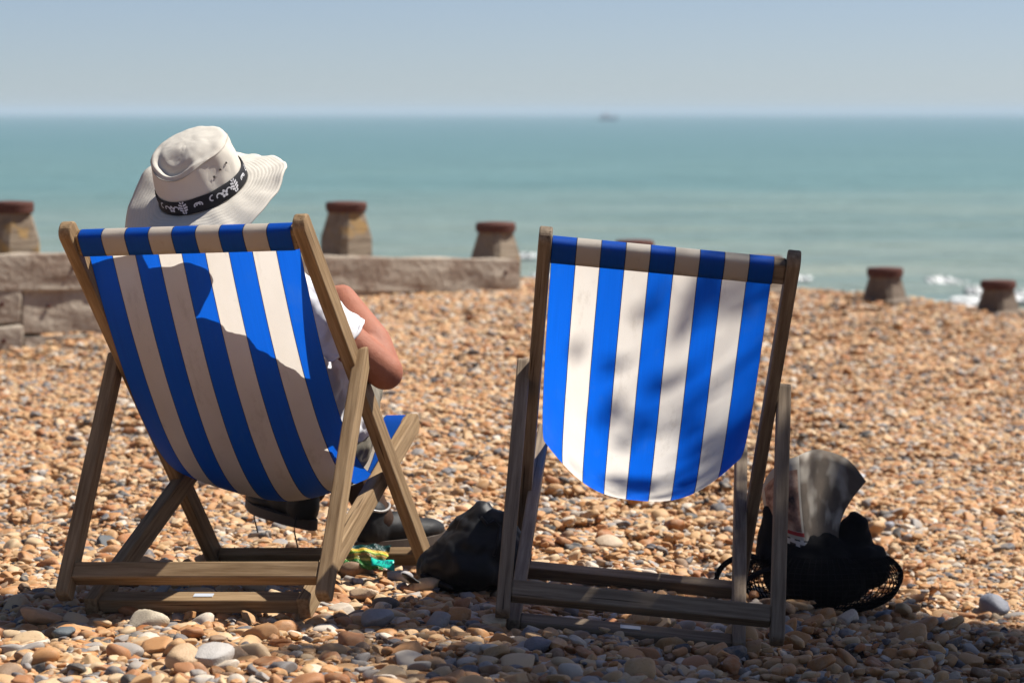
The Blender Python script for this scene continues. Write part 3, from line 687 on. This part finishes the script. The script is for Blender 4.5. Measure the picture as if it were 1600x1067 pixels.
blob('hair', [ellipsoid(HAT @ Vector((0, -.012, -.028)), (.082, .092, .075), HAT.to_3x3())], M['hair'], man, None, .006, 3, [(.01, .006)])

# the sun hat
def hat_crown(th, t):
    """t 0..1 up the side wall, 1..2 over the rounded edge and across the top; th = 0 right, 90 deg face, 270 deg towards the back"""
    c, s = math.cos(th), math.sin(th); g = lambda a, w: math.exp(-(((math.degrees(th)-a+180) % 360-180)/w)**2)
    sag = g(262, 34)                                        # the back of the crown has slumped
    if t <= 1:
        r = .1045-.005*t-.008*t*t+.0022*math.sin(3*th+1)*t+.0016*math.sin(7*th+4*t)*t; z = .104*t
        z -= .020*t**2*sag; r += .005*sag*t
        r -= .005*g(318, 13)*math.sin(math.pi*t)+.003*g(288, 9)*math.sin(math.pi*t)
    else:
        k = t-1; ed = min(1, k/.16)
        r = .0915-.012*(1-math.cos(ed*math.pi/2))-.0795*max(0, (k-.16)/.84); z = .104+.011*math.sin(ed*math.pi/2)+.010*math.sin(max(0, (k-.16)/.84)*math.pi/2)
        z -= .020*sag*max(0, 1-k*1.3)
        z -= .017*g(250, 48)*math.exp(-((k-.20-.0009*abs(math.degrees(th)-250))/.085)**2)+.006*g(250, 30)*math.exp(-((k-.42)/.2)**2)     # the hollow pressed in just behind the edge
        z -= .007*g(322, 22)*math.exp(-((k-.15)/.2)**2)-.004*g(60, 60)*(1-k)
        r += .0022*math.sin(3*th+1)*(1-k)
    return Vector((r*c*.985, r*s*1.06, z))
NTH = 112
prof_t = [i/14 for i in range(14)]+[.94, .98, 1.0, 1.03, 1.07]+[1.1+.9*i/16 for i in range(16)]+[1.995]
prof_t = sorted(set(prof_t))
cv = [hat_crown(2*math.pi*j/NTH, t) for t in prof_t for j in range(NTH)]
cf = grid_faces(len(prof_t), NTH, True)+[tuple(range((len(prof_t)-1)*NTH, len(prof_t)*NTH))]
hat = obj('sun_hat', pydata('sun_hat', cv, cf), M['hat'], man, HAT, smooth=True)
hat['label'] = 'cream cotton bucket hat with dented crown and black floral band'
so = hat.modifiers.new('cloth', 'SOLIDIFY'); so.thickness = .002
wr = bpy.data.textures.new('wrinkles', 'CLOUDS'); wr.noise_scale = .035; wr.noise_depth = 2
dw = hat.modifiers.new('wrinkles', 'DISPLACE'); dw.texture = wr; dw.strength = .0055; dw.mid_level = .5
def hat_brim(th, k):
    d = math.degrees(th) % 360
    r = .103+.092*k+.004*math.sin(5*th)*k+.030*math.exp(-((d-200)/30)**2)*k
    up = .016*math.exp(-((d-10)/45)**2)+.016*math.exp(-((d-370)/45)**2)+.060*math.exp(-((d-146)/20)**2)
    dn = -.026-.050*math.exp(-((d-205)/26)**2)-.012*math.exp(-((d-300)/30)**2)
    z = k**1.25*dn+k**1.6*up+.004*math.sin(4*th+.7)*k*k+.003*math.sin(9*th)*k*k+.002*math.sin(17*th)*k-.002
    return Vector((r*math.cos(th)*.985, r*math.sin(th)*1.05, z))
bv = [hat_brim(2*math.pi*j/NTH, k/12) for k in range(13) for j in range(NTH)]
brim = obj('brim', pydata('brim', bv, grid_faces(13, NTH, True)), M['hat'], hat, smooth=True)
dw = brim.modifiers.new('wrinkles', 'DISPLACE'); dw.texture = wr; dw.strength = .007; dw.mid_level = .5
so = brim.modifiers.new('cloth', 'SOLIDIFY'); so.thickness = .0025
M['stitch'] = mat_plain('hat thread', (.36, .33, .285), .9, .1, 60, 0)
def mat_brim():
    t = NT('quilted brim cotton'); uv = t.coord('UV'); sp = t.n('ShaderNodeSeparateXYZ'); t.set(sp, 0, uv); c = t.coord()
    rows_ = t.math('PINGPONG', t.math('MULTIPLY', sp.outputs[1], 11.), .5); seam = t.ramp(rows_, [(0, (1, 1, 1)), (.09, (0, 0, 0))])
    n = t.noise(c, 9., 5); col = t.mix(n.outputs[0], (.49, .455, .40), (.55, .515, .455)); col = t.mix(t.math('MULTIPLY', seam.outputs[0], .35), col, (.30, .27, .225))
    t.p(Base_Color=col, Roughness=.9); t.b.inputs['Specular IOR Level'].default_value = .1
    t.bump(t.math('ADD', t.math('MULTIPLY', rows_, 1.5), t.noise(c, 500., 3)), .35, .002); return t.m
brim.data.materials.clear(); brim.data.materials.append(mat_brim()); ul = brim.data.uv_layers.new(name='UVMap')
for lp in brim.data.loops: ul.data[lp.index].uv = ((lp.vertex_index % NTH)/NTH, (lp.vertex_index//NTH)/12)
obj('stitching', pydata('stitching', *tube([hat_crown(2*math.pi*j/96, 1.0)*1.0+Vector((0, 0, .0)) for j in range(96)], .0016, 5, True)), M['stitch'], hat, smooth=True)
def band_pt(th, h, off=0.):
    r = hat_crown(th, h/.112)
    q = Vector((r.x, r.y, 0)); q = q*(1+(.0028+off)/q.length); return Vector((q.x, q.y, h))
nb = 96
bvv = [band_pt(2*math.pi*j/nb, h, o) for h, o in ((.001, -.001), (.003, .0006), (.034, .0006), (.036, -.001)) for j in range(nb)]
obj('hat_band', pydata('hat_band', bvv, grid_faces(4, nb, True)), M['hat_dark'], hat, smooth=True)
def motif(polys, th0):
    """flat print on the band: polygons in (along, up) metres wrapped on to it"""
    V, Fc = [], []
    for poly in polys:
        o = len(V); V += [band_pt(th0+a*1.45/.104, .0185+b*1.4, .0014) for a, b in poly]; Fc.append(tuple(range(o, o+len(poly))))
    obj('print', pydata('print', V, Fc), M['print'], hat)
def rot2(pts, a, o=(0, 0)): return [(x*math.cos(a)-y*math.sin(a)+o[0], x*math.sin(a)+y*math.cos(a)+o[1]) for x, y in pts]
def leaf_half(sgn):
    P = []
    for i in range(5):                                   # veined half leaf: five slanted lobes
        y0 = -.0105+.0046*i; wd = .0075*math.sin(math.pi*(.16+.17*i))
        P.append([(sgn*.0006, y0), (sgn*wd, y0+.0026), (sgn*wd*.96, y0+.0056), (sgn*.0006, y0+.0034)])
    return P
leaf = leaf_half(1)+leaf_half(-1)
petal = [(0, .0012), (.0020, .0028), (.0024, .0048), (0, .0068), (-.0024, .0048), (-.0020, .0028)]
flower = [rot2(petal, 2*math.pi*k/5) for k in range(5)]
def swirl(s=1.):
    P = []
    pr = [(.0062*math.exp(-.22*a)*math.cos(a)*s, .0062*math.exp(-.22*a)*math.sin(a)) for a in [i*.45 for i in range(9)]]
    for i in range(len(pr)-1):
        (x0, y0), (x1, y1) = pr[i], pr[i+1]; n = math.hypot(x1-x0, y1-y0); wx, wy = -(y1-y0)/n*.0011, (x1-x0)/n*.0011
        P.append([(x0+wx, y0+wy), (x0-wx, y0-wy), (x1-wx, y1-wy), (x1+wx, y1+wy)])
    return P
for k in range(5):
    b0 = R(249+k*72)
    motif(flower, b0); motif(leaf, b0+R(17)); motif(swirl(), b0-R(8.5)); motif(swirl(-1), b0+R(8))
    motif(swirl(), b0+R(34)); motif(swirl(-1), b0+R(39)); motif([rot2(q, 1.2, (.004, .002)) for q in swirl()], b0+R(52))
for side in (0,):
    for th, h in ((R(318), .066), (R(330), .073), (R(342), .079)):
        p = hat_crown(th, h/.112); nrm = Vector((p.x, p.y, .012)).normalized()
        v, f = lathe([(.0005, .0004), (.0020, .0005), (.0027, .0011), (.0030, .0003)], 12, False)
        obj('eyelet', pydata('eyelet', v, f), M['brass'], hat, frame(p+nrm*.0008, (0, 0, 1), nrm))

# ------------------------------------------------------------------ bags, newspaper, packet
M['nylon'] = mat_plain('black nylon', (.008, .008, .009), .52, .25, 12, .1, 250, .28)
M['black_cloth'] = mat_plain('black cotton', (.009, .009, .010), .9, .3, 14, .25, 400, .1)
def ground_at(px_, py_):
    Y = HC*FPX/(py_-HORIZON)
    for _ in range(5): Y = (HC-float(ground((px_-800)/FPX*Y, Y)))*FPX/(py_-HORIZON)
    return Vector(((px_-800)/FPX*Y, Y, float(ground((px_-800)/FPX*Y, Y))))
g1 = ground_at(738, 936); g1.y += .06
bag = blob('drawstring_bag', [ellipsoid((-.005, 0, .062), (.122, .085, .07)), ellipsoid((.05, .01, .09), (.09, .08, .085)), capsule((-.015, 0, .085), .085, (.028, .005, .165), .05), capsule((.02, 0, .17), .045, (.03, .005, .198), .03), ellipsoid((-.075, 0, .05), (.055, .06, .05)), ellipsoid((.06, .0, .165), (.035, .035, .035))],
           M['nylon'], None, Matrix.Translation(g1), .006, 4, [(.07, .03), (.03, .012)])
tag(bag, 'slumped black nylon drawstring bag lying between the two deckchairs', 'bag')
blob('flap', [ellipsoid((-.135, -.045, .028), (.045, .03, .006), Matrix.Rotation(R(35), 3, 'Y') @ Matrix.Rotation(R(-20), 3, 'X')), capsule((-.12, -.04, .045), .008, (-.05, -.07, .02), .006)], M['nylon'], bag, None, .004, 2)
cordp = [(.02, -.045, .185), (.035, -.06, .17), (.05, -.055, .178), (.065, -.05, .165), (.06, -.07, .13), (.05, -.085, .10)]
obj('cord', pydata('cord', *tube(cordp, .004, 6)), M['nylon'], bag, smooth=True)

g2 = ground_at(1290, 962)
tote = blob('net_bag', [ellipsoid((-.005, 0, .085), (.128, .09, .075)), ellipsoid((-.04, .01, .125), (.11, .08, .068)), ellipsoid((.09, .01, .105), (.068, .07, .055)), capsule((-.115, 0, .14), .04, (-.105, .0, .225), .035), ellipsoid((.075, .02, .165), (.04, .04, .05)), ellipsoid((.085, .01, .205), (.026, .03, .02), Matrix.Rotation(R(40), 3, 'Y'))],
            M['black_cloth'], None, Matrix.Translation(g2) @ Matrix.Scale(1.13, 4), .006, 3, [(.06, .02), (.025, .008)])
tag(tote, 'black net bag stuffed with dark clothes and a newspaper beside the empty chair', 'bag')
nv, nf = [], []
nn, mm = 72, 15
for i in range(mm):
    la = -1.25+2.0*i/(mm-1)
    for j in range(nn):
        a = 2*math.pi*j/nn
        e = .004*math.sin(7*a+3*la)
        nv.append(((.182+e)*math.cos(la)*math.cos(a), (.118+e)*math.cos(la)*math.sin(a), .078+.083*math.sin(la)))
nf = grid_faces(mm, nn, True)
net = obj('net', pydata('net', nv, nf), M['black_cloth'], tote)
wm = net.modifiers.new('mesh', 'WIREFRAME'); wm.thickness = .0034; wm.use_even_offset = False
for pts_, r_ in (([(-.13, -.02, .12), (-.18, -.03, .135), (-.225, -.035, .115), (-.243, -.035, .08), (-.225, -.03, .045), (-.19, -.02, .02), (-.15, -.01, .01)], .0065), ([(-.11, -.06, .11), (-.145, -.075, .105), (-.178, -.08, .085), (-.180, -.08, .06), (-.155, -.075, .045), (-.125, -.07, .04)], .006)):
    P_ = [Vector(q) for q in pts_]; fine = []
    for i in range(len(P_)-1):
        for t in (0, .33, .66): 
            p0, p1, p2, p3 = P_[max(i-1, 0)], P_[i], P_[i+1], P_[min(i+2, len(P_)-1)]
            fine.append(.5*((2*p1)+(p2-p0)*t+(2*p0-5*p1+4*p2-p3)*t*t+(3*p1-p0-3*p2+p3)*t**3))
    obj('handle', pydata('handle', *tube(fine+[P_[-1]], r_, 8)), M['black_cloth'], tote, smooth=True)

def mat_news():
    t = NT('newsprint'); uv = t.coord('UV'); s = t.n('ShaderNodeSeparateXYZ'); t.set(s, 0, uv); x, y = s.outputs[0], s.outputs[1]
    lines = t.n('ShaderNodeTexBrick', {'Scale': 1., 'Mortar Size': .012, 'Brick Width': .07, 'Row Height': .022}); t.set(lines, 'Vector', uv); lines.inputs['Color1'].default_value = (.15, .13, .11, 1); lines.inputs['Color2'].default_value = (.37, .33, .28, 1); lines.inputs['Mortar'].default_value = (.42, .38, .32, 1)
    ph = t.noise(t.mapping(uv, (7, 6, 1)), 1., 4); photo = t.ramp(ph, [(.3, (.03, .02, .02)), (.48, (.30, .16, .11)), (.6, (.5, .33, .24)), (.75, (.12, .07, .05))])
    inx = t.math('MULTIPLY', t.math('GREATER_THAN', x, .05), t.math('LESS_THAN', x, .42)); iny = t.math('MULTIPLY', t.math('GREATER_THAN', y, .28), t.math('LESS_THAN', y, .88))
    col = t.mix(t.math('MULTIPLY', inx, iny), lines.outputs[0], photo.outputs[0])
    red = t.math('MULTIPLY', t.math('GREATER_THAN', y, .235), t.math('LESS_THAN', y, .275)); col = t.mix(t.math('MULTIPLY', red, t.math('LESS_THAN', x, .44)), col, (.35, .03, .03))
    blk = t.n('ShaderNodeTexBrick', {'Scale': 1., 'Mortar Size': .016, 'Brick Width': .075, 'Row Height': .085}); t.set(blk, 'Vector', uv); blk.inputs['Color1'].default_value = (.03, .03, .03, 1); blk.inputs['Color2'].default_value = (.06, .05, .05, 1); blk.inputs['Mortar'].default_value = (.55, .53, .5, 1)
    inner = t.math('MULTIPLY', t.math('GREATER_THAN', x, .44), t.ramp(t.noise(t.mapping(uv, (5, 3, 1)), 1., 2), [(.36, (.25, .25, .25)), (.5, (.95, .95, .95))]).outputs[0])
    col = t.mix(inner, col, t.mix(ph.outputs[0], (.03, .024, .018), (.17, .125, .09)))  # inner pages coloured dark to stand in for shade inside the fold
    col = t.mix(t.math('LESS_THAN', y, .2), col, blk.outputs[0])
    t.p(Base_Color=col, Roughness=.8)
    tr = t.n('ShaderNodeBsdfTranslucent'); t.L.new(col, tr.inputs[0]); mx = t.n('ShaderNodeMixShader'); mx.inputs[0].default_value = .15
    t.L.new(t.b.outputs[0], mx.inputs[1]); t.L.new(tr.outputs[0], mx.inputs[2]); t.L.new(mx.outputs[0], t.out.inputs[0]); return t.m
M['news'] = mat_news()
def build_news():
    root = empty('newspaper', Matrix.Translation(g2+Vector((0, -.01, .0)))); tag(root, 'folded newspaper flaring open out of the black net bag', 'newspaper')
    S = 625.
    def L(px_, py_, y): return Vector(((px_-1288)/S, y, (950-py_)/S))
    topc = [L(1192, 752, .04), L(1200, 728, .0), L(1220, 703, -.04), L(1244, 694, -.035), L(1276, 690, .04), L(1305, 699, .07), L(1334, 712, .06), L(1357, 738, .02)]
    botc = [L(1196, 795, .03), L(1208, 825, .0), L(1228, 850, -.04), L(1258, 862, -.055), L(1276, 864, -.05), L(1288, 864, -.045), L(1300, 862, -.04), L(1312, 855, -.03)]
    def cr(P, s):
        x = s*(len(P)-1); i = min(int(x), len(P)-2); t = x-i; p0, p1, p2, p3 = P[max(i-1, 0)], P[i], P[i+1], P[min(i+2, len(P)-1)]
        return .5*((2*p1)+(p2-p0)*t+(2*p0-5*p1+4*p2-p3)*t*t+(3*p1-p0-3*p2+p3)*t**3)
    for k in range(5):
        n, m = 40, 14; v, uv = [], []
        for i in range(m):
            t = i/(m-1)
            for j in range(n):
                s = j/(n-1); s2 = min(1, max(0, s*(1-.012*k)))
                a, b = cr(botc, s2), cr(topc, s2)
                q = a.lerp(b, t); q.y -= .03*math.sin(math.pi*t)*(1-s)-.025*math.sin(math.pi*t)*s; q.x -= .024*math.sin(math.pi*t)*s**2; q.z += .004*math.sin(11*s+.8*k)*t*s
                q += Vector((.002*k*s-.004*k*s*t, .0045*k+.004*k*t, -.0035*k*t+.002*math.sin(9*s+k)*t)); v.append(q); uv.append((s, t))
        me = pydata('page', v, grid_faces(m, n)); me.shade_smooth(); ul = me.uv_layers.new(name='UVMap')
        for lp in me.loops: ul.data[lp.index].uv = uv[lp.vertex_index]
        o = obj('page', me, M['news'], root); o.modifiers.new('paper', 'SOLIDIFY').thickness = .0006
build_news()

def mat_packet():
    t = NT('shiny green packet'); uv = t.coord('UV'); s = t.n('ShaderNodeSeparateXYZ'); t.set(s, 0, uv)
    n = t.noise(t.mapping(uv, (9, 9, 1)), 1., 4); y = t.math('ADD', s.outputs[1], t.math('MULTIPLY', t.math('SUBTRACT', n, .5), .08))
    col = t.ramp(y, [(0, (.03, .16, .02)), (.26, (.03, .2, .03)), (.30, (.6, .5, .1)), (.36, (.10, .14, .02)), (.46, (.35, .17, .03)), (.54, (.04, .2, .02)), (.62, (.75, .62, .05)), (.66, (.6, .22, .03)), (.70, (.7, .5, .08)), (.74, (.005, .05, .04)), (1, (.004, .03, .03))])
    t.p(Base_Color=col.outputs[0], Roughness=.22); t.bump(t.noise(uv, 14., 4), .5, .02); return t.m
def build_packet():
    g = ground_at(553, 908); root = empty('crisp_packet', Matrix.Translation(g+Vector((0, .02, .02))) @ Matrix.Rotation(R(-12), 4, 'Z'))
    tag(root, 'crumpled green crisp packet with turquoise corner on the shingle under the chair', 'packet')
    n, m = 22, 16; v, uv = [], []
    for sgn in (1, -1):
        for i in range(m):
            for j in range(n):
                a, b = j/(n-1), i/(m-1); th = .016*(max(0, math.sin(math.pi*a))*max(0, math.sin(math.pi*b)))**.5
                cr = .005*math.sin(9*a+5*b)*math.sin(7*b-4*a)+.003*math.sin(23*a+11*b)
                q = Vector(((a-.5)*.135, 0, 0))+Vector((0, .085*.55, .085*.62))*b*1.0+Vector((.012*b, 0, 0))
                nr = Vector((0, -.62, .55)).normalized()
                v.append(q+nr*(sgn*th+cr)); uv.append((a, b))
    f1 = grid_faces(m, n); f = f1+[tuple(x+n*m for x in q[::-1]) for q in f1]
    me = pydata('packet_bag', v, f); me.shade_smooth(); ul = me.uv_layers.new(name='UVMap')
    for lp in me.loops: ul.data[lp.index].uv = uv[lp.vertex_index]
    obj('packet_bag', me, mat_packet(), root)
    v = []
    for i in range(6):
        for j in range(10):
            a, b = j/9, i/5; v.append((.045+a*.058-.008*b, -.018+b*.022, .012+b*.017+.003*math.sin(5*a+3*b)-.008*a))
    fl = obj('corner_flap', pydata('corner_flap', v, grid_faces(6, 10)), mat_plain('turquoise foil', (.01, .42, .32), .3, .1, 20, .1), root, smooth=True)
    fl.modifiers.new('foil', 'SOLIDIFY').thickness = .0008
    cu = bpy.data.curves.new('lettering', 'FONT'); cu.body = 'XTRA'; cu.size = .017; cu.extrude = .0002; cu.space_character = .95
    tmp = bpy.data.objects.new('lettering', cu); COL.objects.link(tmp); dg = bpy.context.evaluated_depsgraph_get(); lm = bpy.data.meshes.new_from_object(tmp.evaluated_get(dg)); bpy.data.objects.remove(tmp)
    zd = Vector((0, -.61, .79)).normalized(); obj('lettering', lm, mat_plain('navy print', (.01, .07, .16), .4, .1, 20, 0), fl, frame((.054, -.0125, .0175), (1, 0, -.12), zd))
build_packet()

# ------------------------------------------------------------------ unseen tree, added to throw shade across the empty chair
def build_added_tree():
    C0 = Vector((1.5, 5.5, 0))+SUNV*5.9; base = Vector((C0.x+.6, C0.y+.7, 0)); base.z = float(ground(base.x, base.y))-.1
    root = empty('added_shade_tree', Matrix.Translation(base)); tag(root, 'leafy tree added out of view to cast shade over the empty chair', 'tree')
    r = np.random.default_rng(5); bark = mat_plain('tree bark', (.13, .095, .065), .9, .4, 14, .6, 40)
    t = NT('small green leaves'); n = t.noise(t.coord(), 3., 3); t.p(Base_Color=t.mix(n.outputs[0], (.035, .065, .018), (.09, .14, .04)), Roughness=.6)
    c = C0-base
    trunk = [Vector((0, 0, 0)), Vector((.05, -.05, .9)), Vector((-.1, -.15, 2.0)), c*.7, c]
    tv, tf = tube(trunk, [.17, .14, .12, .09, .03], 12)
    limbs = []; clumps = []
    # crown clumps fill the wanted shadow outline, pushed up towards the sun
    for k in range(4000):
        x, y = r.uniform(-.3, 3.2), r.uniform(3.9, 7.4)
        if len(clumps) >= 290: break
        if x < np.interp(y, [3.9, 5.0, 5.6, 5.9, 6.25, 6.75, 7.0, 7.3, 7.5], [.3, .04, .04, .22, .44, .52, .74, 1.15, 2.6]) or (x-1.5)**2+(y-5.5)**2 > 4.2: continue
        q = Vector((x, y, 0))+SUNV*float(5.9+r.uniform(-1, 1)*(1.15-.3*math.hypot(x-1.5, y-5.5)))-base; clumps.append((q, .16, 270))
        if k % 5 == 0:
            s0 = trunk[3].lerp(c, float(r.uniform(0, .8))); mid = s0.lerp(q, .5)+Vector((0, 0, .12)); limbs.append(tube([s0, mid, q], [.04, .025, .008], 7))
    for (x, y), n_, sg in (((-.15, 5.92), 13, .04), ((-.08, 6.1), 13, .04), ((.02, 6.32), 13, .04), ((.14, 6.55), 13, .04), ((-.34, 5.72), 50, .09), ((.50, 6.50), 80, .09), ((-.45, 5.66), 40, .08), ((.14, 5.90), 70, .06), ((.40, 6.12), 80, .07), ((.03, 5.75), 90, .09), ((-.12, 5.62), 70, .09), ((.60, 6.62), 90, .08), ((.75, 6.78), 90, .08)):  # sparse sprays added to shape the soft shade band and shadow edge
        q = Vector((x, y, 0))+SUNV*float(5.8+.3*r.normal())-base; clumps.append((q, sg, n_)); limbs.append(tube([c.lerp(q, .1), c.lerp(q, .6)+Vector((0, 0, .15)), q], [.035, .02, .006], 7))
    obj('trunk', pydata('trunk', *merge((tv, tf), *limbs)), bark, root, smooth=True)
    V, Fc = [], []
    for q, sg, n_ in clumps:
        for _ in range(n_):
            p = q+Vector(r.normal(size=3)*sg); a = Vector(r.normal(size=3)).normalized(); b = a.orthogonal().normalized(); b.rotate(Quaternion(a, r.uniform(0, 6.28))); z = float(r.uniform(.03, .06))
            o = len(V); V += [p-b*z, p+a.cross(b)*z*.45, p+b*z, p-a.cross(b)*z*.45]; Fc.append((o, o+1, o+2, o+3))
    cr = obj('crown', pydata('crown', V, Fc), t.m, root); cr['kind'] = 'stuff'
build_added_tree()

# ------------------------------------------------------------------ the air
def build_haze():
    x, y0, y1, z0, z1 = 14000, -60, 21800, -5.5, 7.2
    v = [(-x, y0, z0), (x, y0, z0), (x, y1, z0), (-x, y1, z0), (-x, y0, z1), (x, y0, z1), (x, y1, z1), (-x, y1, z1)]
    f = [(3, 2, 1, 0), (4, 5, 6, 7), (0, 1, 5, 4), (1, 2, 6, 5), (2, 3, 7, 6), (3, 0, 4, 7)]
    m = bpy.data.materials.new('sea haze'); m.use_nodes = True; n = m.node_tree.nodes; n.remove(n['Principled BSDF'])
    pv = n.new('ShaderNodeVolumePrincipled'); pv.inputs['Color'].default_value = (.54, .62, .71, 1); pv.inputs['Density'].default_value = .00045; pv.inputs['Anisotropy'].default_value = .0
    m.node_tree.links.new(pv.outputs[0], n['Material Output'].inputs['Volume'])
    tag(obj('haze', pydata('haze', v, f), m), 'pale blue summer haze lying over the sea', 'haze', kind='stuff')
build_haze()
